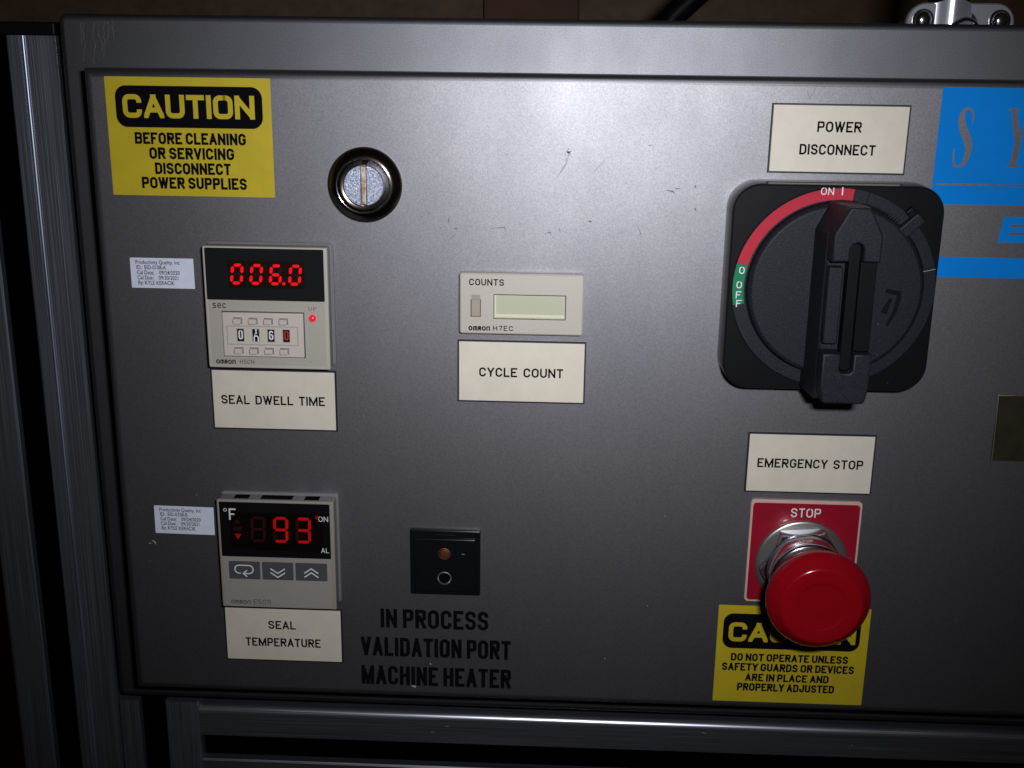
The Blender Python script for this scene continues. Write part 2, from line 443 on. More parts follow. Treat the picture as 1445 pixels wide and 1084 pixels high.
def letters(mb, text, x0, x1, y0, y1, z, t, wd=.6, gap=.22, space=.5, rad=None, rot=None):
    """fit a line of stroke lettering into the box x0..x1, y0..y1 (mm); t, wd, gap, space relative to the height"""
    H = y1 - y0; T = t * H
    tot = 0
    for i, ch in enumerate(text):
        if ch == ' ': tot += space - gap; continue
        tot += wd * G[ch][0] + gap
    tot -= gap
    nl = sum(1 for c in text if c != ' ')
    k = ((x1 - x0) - nl * T) / (tot * H) if tot > 1e-6 else 0
    x = x0; lay = 0
    for ch in text:
        if ch == ' ': x += (space - gap) * H * k; continue
        wch, strokes = G[ch]; cw = wd * wch * H * k
        if cw < 1e-6: cw = 1e-6
        R0 = rad * H if rad else max(cw, .1) * .5
        for s in strokes:
            q = [(x + T / 2 + p[0] * cw, y0 + T / 2 + p[1] * (H - T)) + tuple(p[2:]) for p in s]
            if ch == 'I': q = [(x + T / 2, a[1]) for a in q]
            if len(q) == 2 or ch in '17':
                a, b = Vector(q[0][:2]), Vector(q[1][:2])
                diag = abs(a.x - b.x) > 1e-4 and abs(a.y - b.y) > 1e-4
                e = T * (1.2 if diag else .5)
                d = (b - a).normalized()
                if diag:
                    q[0] = tuple(a - d * e); 
                    if len(q) == 2: q[1] = tuple(b + d * e)
                elif abs(a.x - b.x) < 1e-4 and len(q) == 2:
                    q[0] = tuple(a - d * e); q[1] = tuple(b + d * e)
                elif len(q) == 2 and ch in 'T': q[0] = tuple(a - d * e); q[1] = tuple(b + d * e)
            elif ch in 'BDEFPRLUZNJhnmr':
                # square ends out to the letter's box
                for ia, ib in ((0, 1), (-1, -2)):
                    a, b = Vector(q[ia][:2]), Vector(q[ib][:2]); d = (a - b).normalized()
                    if abs(d.x) < .01 or (abs(d.y) < .01 and ch in 'EFLZ'): q[ia] = tuple(a + d * T / 2)
            pts = fillet(q, R0)
            if ch in 'OQ0o' and len(s) > 4: pts = pts + [pts[1] if (Vector(pts[1]) - Vector(pts[0])).length < T else tuple(Vector(pts[0]) + (Vector(pts[1]) - Vector(pts[0])).normalized() * T * .3)]
            zz = z + lay * 0.004; lay = (lay + 1) % 5
            ylo = y0 - (T if ch in 'Q' else 0)
            for quad in ribbon(pts, T):
                cx0, cx1 = x - 1e-3, x + cw + T + 1e-3
                if len(s) == 2 and ch in 'AVWMY':
                    for (ax, ay), (bx, by) in ((s[0], s[1]), (s[1], s[0])):
                        if 0 < ax < 1 and abs(ax - bx) > .01:
                            lim = x + T / 2 + ax * cw + (T * .56 if bx < ax else -T * .56)
                            if bx < ax: cx1 = min(cx1, lim)
                            else: cx0 = max(cx0, lim)
                c = clip(quad, ylo, y1, cx0, cx1)
                if len(c) >= 3:
                    if rot:
                        cx, cy, a = rot
                        c = [(cx + (px - cx) * math.cos(a) - (py - cy) * math.sin(a), cy + (px - cx) * math.sin(a) + (py - cy) * math.cos(a)) for px, py in c]
                    area = sum(c[i - 1][0] * c[i][1] - c[i][0] * c[i - 1][1] for i in range(len(c)))
                    if area < 0: c.reverse()
                    idx = mb.ring(c, zz); mb.f.append(tuple(idx))
        x += cw + T + gap * H * k
    return mb
def line(root, text, x0, x1, y0, y1, z, t, material=INK, name='lettering', **k):
    return letters(MB(), text, x0, x1, y0, y1, z, t, **k).build(name, material, root, smooth='flatprint')
ENG = dict(wd=.72, gap=.17, space=.85)
def smalltext(root, text, x, y, size, z, material=INK, name='lettering', sx=1.0, rotz=0, bold=0.0):
    c = bpy.data.curves.new('text', 'FONT'); c.body = text; c.size = size * MM; c.resolution_u = 3
    c.offset = bold * MM
    to = bpy.data.objects.new('tmp', c); COL.objects.link(to)
    me = bpy.data.meshes.new_from_object(to); bpy.data.objects.remove(to); bpy.data.curves.remove(c)
    top = root
    while top.parent: top = top.parent
    ox, oy, oz = ORG[top.name]
    me.name = name; me.materials.clear(); me.materials.append(material)
    me.transform(Matrix.Translation(((x - ox) * MM, (y - oy) * MM, (z - oz) * MM)) @ Matrix.Rotation(rotz, 4, 'Z') @ Matrix.Diagonal((sx, 1, 1, 1)))
    o = bpy.data.objects.new(name, me); COL.objects.link(o); o.parent = root
    return o

# ------------------------------------------------------------------ large structure: room, frame, cabinet
def struct(name, mb, m):
    o = mb.build(name, m, None); o['kind'] = 'structure'; return o
struct('room_wall', MB().box(-2500, 2500, -1190, 1500, -960, -950), WALLM)
struct('floor', MB().box(-2500, 2500, -1210, -1200, -949, 2500), FLOORM)
t = thing('wall_board', 'reddish brown upright board on the dark room wall behind the cabinet', 'board', (-23, -1200, -945))
MB().box(-77, 32, -1190, 1400, -949, -925, 2).build('board', BOARDM, t)
t = thing('hanging_hose', 'dark hose hanging in the gloom behind the cabinet top', 'hose', (90, 148, -400))
hp = [(60, 40), (66, 90), (75, 130), (90, 155), (112, 176), (140, 194), (175, 208), (215, 216), (260, 220)]
MB().tube([(x, y - 6, -400) for x, y in hp], 8.5, 16).build('hose', BLACKM, t, smooth=60)
for hy in (20, 35):
    pass

# machine frame of T-slot extrusion, front faces in one plane
FZ = -36.0
frame_root = thing('machine_frame', 'bare aluminium T-slot machine frame left of and below the cabinet', 'metal frame', (-218, -320, FZ))
def profile(L, Rt, c, z, slot=6.3, ridge=False, rr=2.2, rr2=2.2, deep=45):
    """closed section (u, z) of a slotted extrusion from L to Rt, slot centred at c, front face at z"""
    p = []
    def arc(cx, cz, a0, a1, r, n=8):
        for k in range(n + 1):
            a = R(a0 + (a1 - a0) * k / n); p.append((cx + r * math.cos(a), cz + r * math.sin(a)))
    p.append((L, z - deep)); p.append((L, z - rr)); arc(L + rr, z - rr, 180, 90, rr)
    p += [(c - slot - .8, z), (c - slot, z - .8), (c - slot, z - 4), (c - slot - 3, z - 4.2), (c - slot - 3, z - 14), (c + slot + 3, z - 14),
          (c + slot + 3, z - 4.2), (c + slot, z - 4), (c + slot, z - .8), (c + slot + .8, z)]
    if ridge:
        q = -205.2
        p += [(q - 1.4, z), (q - 1.2, z - .5), (q - .8, z - .5)]
        for k in range(11):
            a = R(180 - 180 * k / 10); p.append((q + .85 * math.cos(a), z - .5 + 1.0 * math.sin(a)))
        p += [(q + 1.1, z - .5), (q + 1.3, z - .1), (q + 5.4, z - .1)]
        for j in range(3): p += [(q + 5.8 + j * 1.3, z - .10), (q + 5.95 + j * 1.3, z - .125), (q + 6.1 + j * 1.3, z - .10)]
    arc(Rt - rr2, z - rr2, 90, 0, rr2); p.append((Rt, z - deep))
    return p
def extr(axis, L, Rt, c, a0, a1, **k):
    mb = MB(); sec = profile(L, Rt, c, FZ, **k); n = len(sec)
    va = []
    for a in (a0, a1):
        i = len(mb.v)
        mb.v += [((u, a, zz) if axis == 'y' else (a, u, zz)) for u, zz in sec]
        va.append(list(range(i, i + n)))
    mb.bridge(*va); mb.f.append(tuple(va[0])); mb.f.append(tuple(reversed(va[1])))
    return mb
post = extr('y', -241.1, -191.6, -218.6, -700, 126.2, ridge=True, rr2=.02).build('upright_post', ALU_Y, frame_root, smooth=40)
MB().prism(rrect(-242, -191, 126.2, 131.5, .8), -81, -34.6, .8).build('end_cap', BLACKM, post, smooth=40)
extr('y', -190.9, -152.5, -175.0, -700, -176.9, rr=.8).build('short_upright', ALU_Y, frame_root, smooth=40)
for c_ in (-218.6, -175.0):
    MB().box(c_ - 6.1, c_ + 6.1, -700, 126.0 if c_ < -200 else -177, FZ - 12, FZ - 5).build('slot_shade_strip', SHADE, frame_root)  # black strips added inside the slots as their painted shade
MB().box(-152.2, 420, -207.4, -195.2, FZ - 12, FZ - 5).build('slot_shade_strip', SHADE, frame_root)  # same painted shade for the rail's slot
rail = extr('x', -223.8, -178.8, -201.3, -152.4, 420, rr2=3.4).build('cross_rail', ALU_X, frame_root, smooth=40)
rb = MB(); random.seed(3)
for k in range(4):
    x = -120 + random.random() * 330; y = -183 - random.random() * 10; a = random.uniform(-.25, .25); L = random.uniform(.6, 2.5)
    q = ribbon([(x, y), (x + L, y + L * a)], .22)
    for c in q: rb.f.append(tuple(rb.ring(c, FZ + .05)))
o = rb.build('scratch_marks', SCUFFL, rail, smooth='flatprint'); o['kind'] = 'stuff'

cab = thing('control_cabinet', 'grey metallic painted control cabinet with a raised hinged door', 'control cabinet', (40, -168, -26))
EZ = -26.0
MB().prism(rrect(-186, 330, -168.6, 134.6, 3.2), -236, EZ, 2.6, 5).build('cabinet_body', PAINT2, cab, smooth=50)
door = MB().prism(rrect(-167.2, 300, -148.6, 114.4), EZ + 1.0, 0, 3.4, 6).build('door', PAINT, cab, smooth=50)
MB().box(-164, 297, -146, 111, EZ, EZ + 1.0).build('door_gasket', PITMAT, cab)
# piano hinge under the door
hinge = MB().box(-149, 300, -158.6, -149.5, EZ, EZ + 1.4, .3).build('hinge', PAINT2, cab)
kx = -149.0; kn = None; i = 0
kmb = MB()
while kx < 292:
    L = 24.6
    mb = MB().tube([(kx + .35, -151.4, EZ + 5.0), (kx + L - .35, -151.4, EZ + 5.0)], 2.5, 16)
    mb.build('hinge_knuckle', PAINT2, hinge, smooth=50)
    kx += L

def marks(root, items, z, m, name):
    mb = MB()
    for pts, wds in items:
        for c in ribbon(pts, 0, wds): mb.f.append(tuple(mb.ring(c, z)))
    o = mb.build(name, m, root, smooth='flatprint'); o['kind'] = 'stuff'; return o
dm = [([(53.9, 72.5), (55.4, 72.3), (56.6, 71.9), (56.9, 71.3)], [.15, .5, .5, .12]), ([(57.2, 73.2), (59.1, 73.2)], [.5, .12]),
      ([(64.4, 74.4), (64.9, 73.8)], [.35, .6]), ([(64.9, 66.0), (65.4, 65.0)], [.6, .4]), ([(-36.2, 62.9), (-36.7, 61.7)], [.3, .3]),
      ([(-28.7, 60.8), (-28.9, 59.6), (-29.0, 58.6)], [.25, .5, .2]), ([(-32.3, 56.9), (-31.9, 56.2)], [.4, .4]),
      ([(-26.1, 54.6), (-27.2, 53.2), (-28.9, 51.8)], [.15, .3, .1]), ([(-13.2, 56.7), (-10, 57.1), (-7.4, 57.3), (-7.1, 56.2)], [.1, .22, .4, .2]),
      ([(8.1, 55.0), (9.2, 55.5), (10.2, 55.8), (10.5, 54.9)], [.1, .3, .45, .2]), ([(13.6, 57.4), (14.1, 55.9)], [.25, .35]),
      ([(42.5, 60.2), (44.0, 57.8), (44.9, 55.7), (44.3, 55.2)], [.08, .12, .3, .1]), ([(46.5, 89.0), (47.8, 89.2)], [.3, .12]),
      ([(-7.1, 84.6), (-6.2, 85.0)], [.3, .2]), ([(104.1, 106.8), (105.2, 108.0), (106.3, 109.4), (106.5, 110.9)], [.12, .16, .16, .1]),
      ([(103.4, 110.2), (104.9, 107.0)], [.1, .14])]
marks(door, dm, 0.02, SCRATCH, 'scuff_marks')
random.seed(11)
sm = []
for cx, cy, r, n in ((16.2, 86.0, 1.0, 26), (16.4, 85.4, 2.2, 16), (25.2, 60.2, .9, 9), (-26.2, 56.5, 1.0, 8), (15.6, 82.6, 1.0, 8), (64.6, 74.2, .6, 5), (-64, -20, 1.5, 5), (60, -60, 1.2, 4)):
    for k in range(n):
        a = random.random() * 6.28; d = r * random.random() ** 1.2
        x, y = cx + d * math.cos(a) * .8, cy + d * math.sin(a)
        sm.append(([(x, y), (x + random.uniform(.2, .5), y + random.uniform(-.4, .4))], [random.uniform(.2, .5), .15]))
sm.append(([(15.5, 81.6), (13.8, 78.8), (11.9, 76.1)], [.5, .35, .1])); sm.append(([(30.7, 83.9), (26.3, 79.0)], [.1, .3]))
marks(door, sm, 0.03, SCUFFM, 'smudge_marks')
random.seed(5)
lm = []
for k in range(26):
    x, y = random.uniform(-160, 120), random.uniform(-140, 105); s = random.uniform(.15, .4)
    lm.append(([(x, y), (x + s, y + s * random.uniform(-1, 1))], [s, s * .6]))
lm += [([(-154.6, -77.5), (-153.6, -78.3), (-153.2, -79.4)], [.3, .8, .2]), ([(-156.2, -78.8), (-155.2, -79.0)], [.3, .4]),
       ([(-45.4, -142.0), (-43.8, -143.2)], [1.4, .9]), ([(-37.4, -131.2), (-37.0, -132.0)], [.5, .5])]
marks(door, lm, 0.022, SCUFFL, 'paint_chips')
random.seed(9)
st = []
for x0, ln in ((-176.3, 9), (-175.6, 15), (-171, 17), (-169.6, 12), (-166.8, 15), (-166.0, 7), (-163.8, 8)):
    x, y = x0, 131.5; pts = []; ws = []
    while y > 131.5 - ln:
        pts.append((x, y)); ws.append(random.uniform(.03, .14)); y -= random.uniform(.9, 1.8); x += random.uniform(-.6, .6)
    st.append((pts, ws))
marks(cab, st, EZ + .03, SCUFFM, 'drip_streaks')

# ------------------------------------------------------------------ bracket on top of the cabinet
br = thing('roof_bracket', 'shiny metal bracket with two domed screws standing on the cabinet top', 'bracket', (181, 135, -75))
pl = [(x, y) for x, y in rrect(158.5, 203.5, 125, 144.6, 8, 8)]
mb = MB().frame(pl, circ(181, 134.6, 7.5, len(pl), -90 + 180 / len(pl)), -78, -75, -78, .6)
# saddle bulging out of the plate: bent cheek left and right of the tube
mb.build('plate', GALV, br, smooth=40)
MB().lathe([(7.2, -76), (7.0, -72), (6.3, -70.2), (5.2, -69.8), (4.9, -75)], 182, 132.0, 40, cap1=True).build('hub', CHROME, br, smooth=60)
sd = MB()
q = []
for k in range(13):
    u = k / 12; x = 169.5 + 16 * u
    q.append((x, -75.2 + 3.4 * math.sin(math.pi * u) ** 1.6))
va = []
for y in (128, 144.2):
    i = len(sd.v); sd.v += [(x, y + (2.0 * math.sin(math.pi * (j / 12)) if y > 140 else 0), z) for j, (x, z) in enumerate(q)]; va.append(range(i, i + 13))
for k in range(12): sd.f.append((va[0][k], va[0][k + 1], va[1][k + 1], va[1][k]))
i = len(sd.v); sd.v += [(x, 144.2 + 2.0 * math.sin(math.pi * (j / 12)), -78) for j, (x, z) in enumerate(q)]
for k in range(12): sd.f.append((va[1][k], va[1][k + 1], i + k + 1, i + k))
sd.build('saddle', GALV, br, smooth=60)
for x in (165.2, 197.2):
    s_ = MB().lathe([(3.8, -75), (3.7, -74.4), (3.2, -73.2), (2.3, -72.4), (1.1, -72.05), (.01, -72)], x, 137.6, 32).build('screw', CHROME, br, smooth=60)
    MB().frame(circ(x, 137.6, 4.5, 32), circ(x, 137.6, 3.85, 32), -75, -74.6).build('washer', CHROMED, s_, smooth=60)
MB().lathe([(6, 0), (6, 1)], 0, 0, 24)
mb = MB().tube([(178, 140, -84), (178, 175, -84), (178, 320, -84)], 8.5, 24); mb.build('conduit', BLACKM, br, smooth=60)
MB().box(160, 202, 134.6, 137.5, -92, -78, .3).build('foot', CHROMED, br)

# ------------------------------------------------------------------ stickers and plates
def caution(label, cx, x0, x1, y0, y1, badge, word, lines, t, rot=0):
    o = thing('caution_sticker', label, 'warning sticker', ((x0 + x1) / 2, y0, 0))
    MB().prism(rrect(x0, x1, y0, y1, .3, 2), 0.01, .16).build('sticker_sheet', YELLOW, o)
    MB().prism(rrect(*badge, 4.2, 8), .162, .18).build('black_badge', INK, o)
    line(o, 'CAUTION', *word, .20, .215, YELLOW, wd=.80, gap=.11, rad=.19)
    for tx, a, b, c, d in lines:
        line(o, tx, a, b, c, d, .185, t, INK, wd=.42, gap=.075, space=.30)
    return o
c1 = caution('yellow CAUTION sticker about cleaning and servicing, top left of the door', 0, -158.9, -95.9, 67.1, 111.4,
             (-155.3, -99.2, 92.8, 108.2), (-152.6, -102.2, 96.3, 105.0),
             [('BEFORE CLEANING', -148.9, -106.1, 86.6, 91.0), ('OR SERVICING', -143.7, -110.9, 81.0, 85.4),
              ('DISCONNECT', -141.9, -112.5, 75.3, 79.7), ('POWER SUPPLIES', -147.4, -106.6, 69.8, 74.2)], .215)
c2 = caution('yellow CAUTION sticker under the red mushroom button, partly hidden by it', 0, 84.4, 147.7, -144.6, -99.4,
             (86.8, 144.2, -119.3, -103.1), (89.2, 142.4, -116.1, -107.2),
             [('DO NOT OPERATE UNLESS', 90.9, 140.2, -125.2, -121.6), ('SAFETY GUARDS OR DEVICES', 87.4, 143.1, -129.9, -126.2),
              ('ARE IN PLACE AND', 97.6, 132.9, -134.7, -131.1), ('PROPERLY ADJUSTED', 94.4, 135.6, -139.4, -135.7)], .215)

def plate(label, cx, cy, lines, rot=0.0):
    o = thing('engraved_plate', label, 'label plate', (cx, cy, 0), 'cream engraved plates with black edges')
    MB().prism(rrect(cx - 25.4, cx + 25.4, cy - 12.7, cy + 12.7), 0.01, 1.1, .15, 1).build('plate_core', BLUEEDGE, o)
    MB().prism(rrect(cx - 24.8, cx + 24.8, cy - 12.1, cy + 12.1), 1.1, 1.32, .08, 1).build('plate_face', CREAM, o)
    for tx, a, b, c, d in lines: line(o, tx, a, b, c, d, 1.335, .178, INK, **ENG)
    o.rotation_euler = (math.pi / 2, -rot, 0)
    return o
plate('cream plate reading SEAL DWELL TIME below the red digit timer', -99.65, -14.15, [('SEAL DWELL TIME', -121.2, -79.0, -16.1, -12.3)])
plate('cream plate reading SEAL TEMPERATURE below the temperature controller', -100.25, -119.3, [('SEAL', -106.7, -94.9, -116.6, -112.7), ('TEMPERATURE', -116.9, -84.4, -124.9, -120.9)])
plate('cream plate reading CYCLE COUNT below the small counter', 0, 0, [('CYCLE COUNT', -16.8, 16.6, -2.1, 1.7)])
plate('cream plate reading POWER DISCONNECT above the black rotary switch', 116.5, 92.5, [('POWER', 108.2, 124.4, 95.0, 98.9), ('DISCONNECT', 102.3, 130.3, 86.7, 90.6)], R(-.15))
plate('cream plate reading EMERGENCY STOP above the red button', 116.65, -35.4, [('EMERGENCY STOP', 95.6, 137.7, -37.3, -33.4)])

def paper(label, x0, x1, y0, y1, idt, rot):
    cx, cy = (x0 + x1) / 2, (y0 + y1) / 2
    o = thing('calibration_sticker', label, 'paper sticker', (cx, cy, 0), 'white calibration stickers')
    MB().prism(rrect(x0, x1, y0, y1, .2, 2), 0.01, .13).build('sticker_sheet', PAPER, o)
    W_ = x1 - x0
    for k, (tx, dx) in enumerate((('Productivity Quality, Inc', 2.1), (idt, 2.3), ('Cal Date:    09/24/2020', 2.4), ('Cal Due:    09/30/2021', 2.5), ('By: KYLE KERACIK', 2.6))):
        smalltext(o, tx, x0 + dx, y1 - 2.45 - 2.05 * k, 2.25, .15, INK, sx=.80, bold=.02)
    o.rotation_euler = (math.pi / 2, -rot, 0)
paper('white calibration sticker left of the red digit timer', -154.6, -129.4, 30.7, 42.7, 'ID:  EID-0108-A', 0)
paper('white calibration sticker left of the temperature controller', -152.8, -127.7, -74.2, -61.8, 'ID:  EID-0108-B', R(-.6))

# blue vinyl logo running out of the frame on the right
lg = thing('logo_decal', 'bright blue vinyl logo lettering at the right edge of the door', 'logo decal', (200, 41, 0))
MB().prism(rrect(152.9, 256, 69.1, 111.7), 0.01, .10).build('blue_panel', BLUE, lg)
MB().prism(rrect(152.9, 256, 41.4, 49.2), 0.01, .10).build('blue_stripe', BLUE, lg)
MB().box(154.3, 256, 76.2, 76.85, .11, .14).build('grey_line', PAINT, lg)
mb = MB()
def swash(pts, ws, k):
    P = []; Wd = []
    n = 6                                    # Catmull-Rom through the points
    for i in range(len(pts) - 1):
        p0 = pts[max(i - 1, 0)]; p1 = pts[i]; p2 = pts[i + 1]; p3 = pts[min(i + 2, len(pts) - 1)]
        for j in range(n):
            u = j / n
            P.append(tuple(.5 * (2 * p1[c] + (-p0[c] + p2[c]) * u + (2 * p0[c] - 5 * p1[c] + 4 * p2[c] - p3[c]) * u * u + (-p0[c] + 3 * p1[c] - 3 * p2[c] + p3[c]) * u ** 3) for c in (0, 1)))
            Wd.append(ws[i] + (ws[i + 1] - ws[i]) * u)
    P.append(pts[-1]); Wd.append(ws[-1])
    for c in ribbon(P, 0, Wd): mb.f.append(tuple(mb.ring(c, .12 + k * .004)))
swash([(164.9, 99.0), (164.9, 102.3), (163.2, 104.4), (161.5, 103.4), (160.9, 100.6), (162.0, 96.6), (163.9, 92.9), (164.6, 89.0), (163.6, 84.6), (161.4, 83.0), (159.7, 84.8), (159.4, 89.6)],
      [.4, .7, .7, 1.5, 2.3, 2.9, 2.9, 2.4, 1.5, .7, .8, .4], 0)
mb.build('logo_letter', PAINT, lg, smooth='flatprint')
mb = MB()
swash([(179.6, 103.8), (180.6, 99), (181.9, 94.6), (182.3, 93.2)], [2.0, 2.2, 2.4, 2.4], 0)
swash([(182.5, 94.5), (182.1, 89), (181.6, 83.6)], [2.3, 2.3, 2.3], 1)
swash([(177.6, 104.1), (181.5, 104.1)], [.7, .7], 2)
swash([(179.3, 83.6), (184.2, 83.6)], [.7, .7], 3)
swash([(182.6, 94.0), (184.4, 99), (186.8, 103.9)], [1.0, .9, .9], 4)
swash([(185.2, 104.1), (188.6, 104.1)], [.7, .7], 2)
mb.build('logo_letter', PAINT, lg, smooth='flatprint')
mb = MB()
def para(x0, x1, y0, y1, z, sl=.115):
    mb.f.append(tuple(mb.ring([(x0 + (y0 - 55) * sl, y0), (x1 + (y0 - 55) * sl, y0), (x1 + (y1 - 55) * sl, y1), (x0 + (y1 - 55) * sl, y1)], z)))
para(179.8, 183.2, 55.1, 64.8, .06); para(183.2, 195, 55.1, 57.9, .06); para(183.2, 193.5, 58.9, 60.9, .06); para(183.2, 195, 61.9, 64.8, .06)
mb.build('logo_letter', BLUE, lg, smooth='flatprint')

tp = thing('tape_patch', 'faint brownish rectangle of old tape at the right edge of the door', 'tape', (200, -18, 0))
MB().prism(rrect(187.9, 232, -32.4, -5.4, .4, 2), .01, .09).build('tape_strip', TAPE, tp)
mb = MB()
for c in ribbon([(187.9, -5.2), (188.3, -18), (188.6, -32.2)], 0, [.22, .14, .18]): mb.f.append(tuple(mb.ring(c, .12)))
for c in ribbon([(187.7, -5.1), (190.5, -5.3), (194, -5.0)], 0, [.5, .3, .1]): mb.f.append(tuple(mb.ring(c, .115)))
mb.build('lifted_edge', SCUFFM, tp, smooth='flatprint')

# "IN PROCESS / VALIDATION PORT / MACHINE HEATER" rub-on lettering
vl = thing('door_lettering', 'black lettering IN PROCESS VALIDATION PORT MACHINE HEATER on the grey door', 'lettering', (-35, -143, 0))
for tx, a, b, c, d in (('IN PROCESS', -58.5, -12.4, -114.9, -106.0), ('VALIDATION PORT', -67.2, -2.7, -128.5, -119.5), ('MACHINE HEATER', -67.3, -2.5, -142.3, -133.2)):
    line(vl, tx, a, b, c, d, .05, .178, INK, wd=.42, gap=.10, space=.34, name='text_line')

# ------------------------------------------------------------------ quarter-turn latch
lt = thing('door_latch', 'round chrome quarter turn latch with a vertical slot', 'latch', (-60.9, 72.5, 0))
lx, ly = -60.9, 72.6
MB().lathe([(14.3, 0), (14.3, 1.0), (13.9, 1.6), (13.2, 2.2), (11.8, 3.6), (10.8, 4.2), (10.2, 4.25), (9.9, 3.8), (9.3, 1.6), (8.6, 1.3), (7.6, 1.2)], lx, ly, 96, cap1=False).build('chrome_ring', CHROMED, lt, smooth=50)
MB().lathe([(10.6, 4.19), (10.5, 4.36), (10.25, 4.4), (10.0, 4.3), (9.95, 4.1)], lx, ly, 80, cap1=False).build('lip_highlight', CHROME, lt, smooth=70)  # lip in brighter chrome than the ring, added as the rim's highlight
sw = 1.15
core = MB()
for s in (-1, 1):
    a = math.asin(sw / 7.7); pts = []
    for k in range(25):
        th = -math.pi / 2 + a + (math.pi - 2 * a) * k / 24
        pts.append((lx + 7.7 * math.cos(th) * s, ly + 7.7 * math.sin(th)))
    if s < 0: pts.reverse()
    core.prism(pts, .8, 4.1, .3, 2)
core.build('slotted_core', ZINC, lt, smooth=40)
mb = MB(); N = 30
for i_ in range(N):
    y0 = ly - 7.4 + 14.8 * i_ / N; y1 = ly - 7.4 + 14.8 * (i_ + 1) / N
    zz = 2.6 + .25 * math.sin(i_ * 1.7)
    mb.box(lx - sw + .02, lx + sw - .02, y0, y1, .8, zz)
MB().box(lx - sw + .03, lx + sw - .35, ly - 7.3, ly + 7.3, .8, 2.9, .35).build('slot_floor', BRASS, lt)

# ------------------------------------------------------------------ seven segment digits
SEGS = {'0': 'abcdef', '6': 'acdefg', '9': 'abcdfg', '3': 'abcdg', '8': 'abcdefg', ' ': ''}
def sevenseg(root, ch, cx, cy, wd, hh, t, z, on, off=None, slant=.13, gapk=.16, name='digit'):
    def seg(x0, y0, x1, y1):
        d = Vector((x1 - x0, y1 - y0)); L = d.length; d.normalize(); n = Vector((-d.y, d.x)); a = Vector((x0, y0)) + d * gapk * t * 1.6; b = Vector((x1, y1)) - d * gapk * t * 1.6
        h = t / 2; c = t * .38
        return [a + d * 0 - n * h * .25, a + d * c - n * h, b - d * c - n * h, b - n * h * .25, b + n * h * .25, b - d * c + n * h, a + d * c + n * h, a + n * h * .25]
    x0, x1 = -wd / 2 + t / 2, wd / 2 - t / 2; y0, y1 = -hh / 2 + t / 2, hh / 2 - t / 2
    S_ = {'a': (x0, y1, x1, y1), 'b': (x1, 0, x1, y1), 'c': (x1, y0, x1, 0), 'd': (x0, y0, x1, y0), 'e': (x0, y0, x0, 0), 'f': (x0, 0, x0, y1), 'g': (x0, 0, x1, 0)}
    def mesh(keys, m, nm, par, zz):
        mb = MB()
        for k in keys:
            p = [(cx + q.x + q.y * slant, cy + q.y) for q in seg(*S_[k])]
            mb.prism(p, zz - .05, zz + .05)
        return mb.build(nm, m, par)
    lit = SEGS[ch]; dark = [k for k in 'abcdefg' if k not in lit]
    par = root
    if lit: par = mesh(lit, on, name, root, z)
    if off and dark: mesh(dark, off, 'unlit_segments', root if not lit else root, z)
    return par

# ------------------------------------------------------------------ preset timer
tx, ty = -98.57, 25.5
tm = thing('digital_timer', 'square grey preset timer showing 006.0 in red digits', 'timer', (tx, ty - 24, 0))
MB().frame(rrect(tx - 24.6, tx + 24.7, ty - 24.4, ty + 24.5, 1.4, 3), rrect(tx - 21, tx + 21, ty - 21, ty + 21, 1, 3), 0, 2.4, 0, .8).build('mounting_frame', CASEG, tm, smooth=40)
MB().prism(rrect(tx - 23.7, tx + 23.7, ty - 23.7, ty + 23.7, 1.0, 3), 0, 8.4).build('case', CASEG, tm, smooth=40)
MB().prism(rrect(tx - 24, tx + 24, ty - 24, ty + 24, .7, 3), 8.4, 10, .45, 3).build('bezel', BEIGE2, tm, smooth=40)
dw = MB().prism(rrect(tx - 23.1, tx + 22.7, ty + 3.2, ty + 23.4, .4, 2), 10.0, 10.12).build('display_window', WINDOW, tm)
fp = MB().prism(rrect(tx - 22.6, tx + 22.6, ty - 22.6, ty + 3.1, .4, 2), 10.0, 10.07).build('face_panel', BEIGE, tm)
for k, ch in enumerate('0060'):
    cx = -109.4 + 7.5 * k
    mm_ = MB().box(cx - 3.6, cx + 3.55, ty + 8.0, ty + 18.6, 10.12, 10.16).build('digit_module', MODULE, dw)
    sevenseg(dw, ch, cx - .1, ty + 13.4, 4.9, 8.1, 1.15, 10.24, LED, LEDOFF, slant=.12, gapk=.26)
dp = MB().prism(circ(-91.5, 35.5, .62, 16), 10.2, 10.3).build('decimal_point', LED, dw)
line(tm, 'sec', -119.7, -114.5, 25.4 - .05, 28.4, 10.09, .13, GREYI, wd=.66, gap=.30)
line(tm, 'UP', -82.3, -79.3, 25.1, 26.5, 10.09, .13, GREYI, wd=.8, gap=.55)
line(tm, 'omron', -119.6, -111.9, 3.1, 5.6, 10.09, .16, INK, wd=.78, gap=.18)
line(tm, 'H5CN', -110.1, -104.5, 3.3, 5.0, 10.09, .11, GREYI, wd=.8, gap=.30)
lp = MB().lathe([(1.9, 10.07), (1.85, 10.3), (1.45, 10.35)], -80.8, 22.2, 32).build('lamp_surround', BEIGE, tm, smooth=50)
MB().lathe([(1.45, 10.3), (1.35, 10.9), (.9, 11.4), (.3, 11.6), (.01, 11.62)], -80.8, 22.2, 32).build('red_lamp', LEDLAMP, tm, smooth=70)
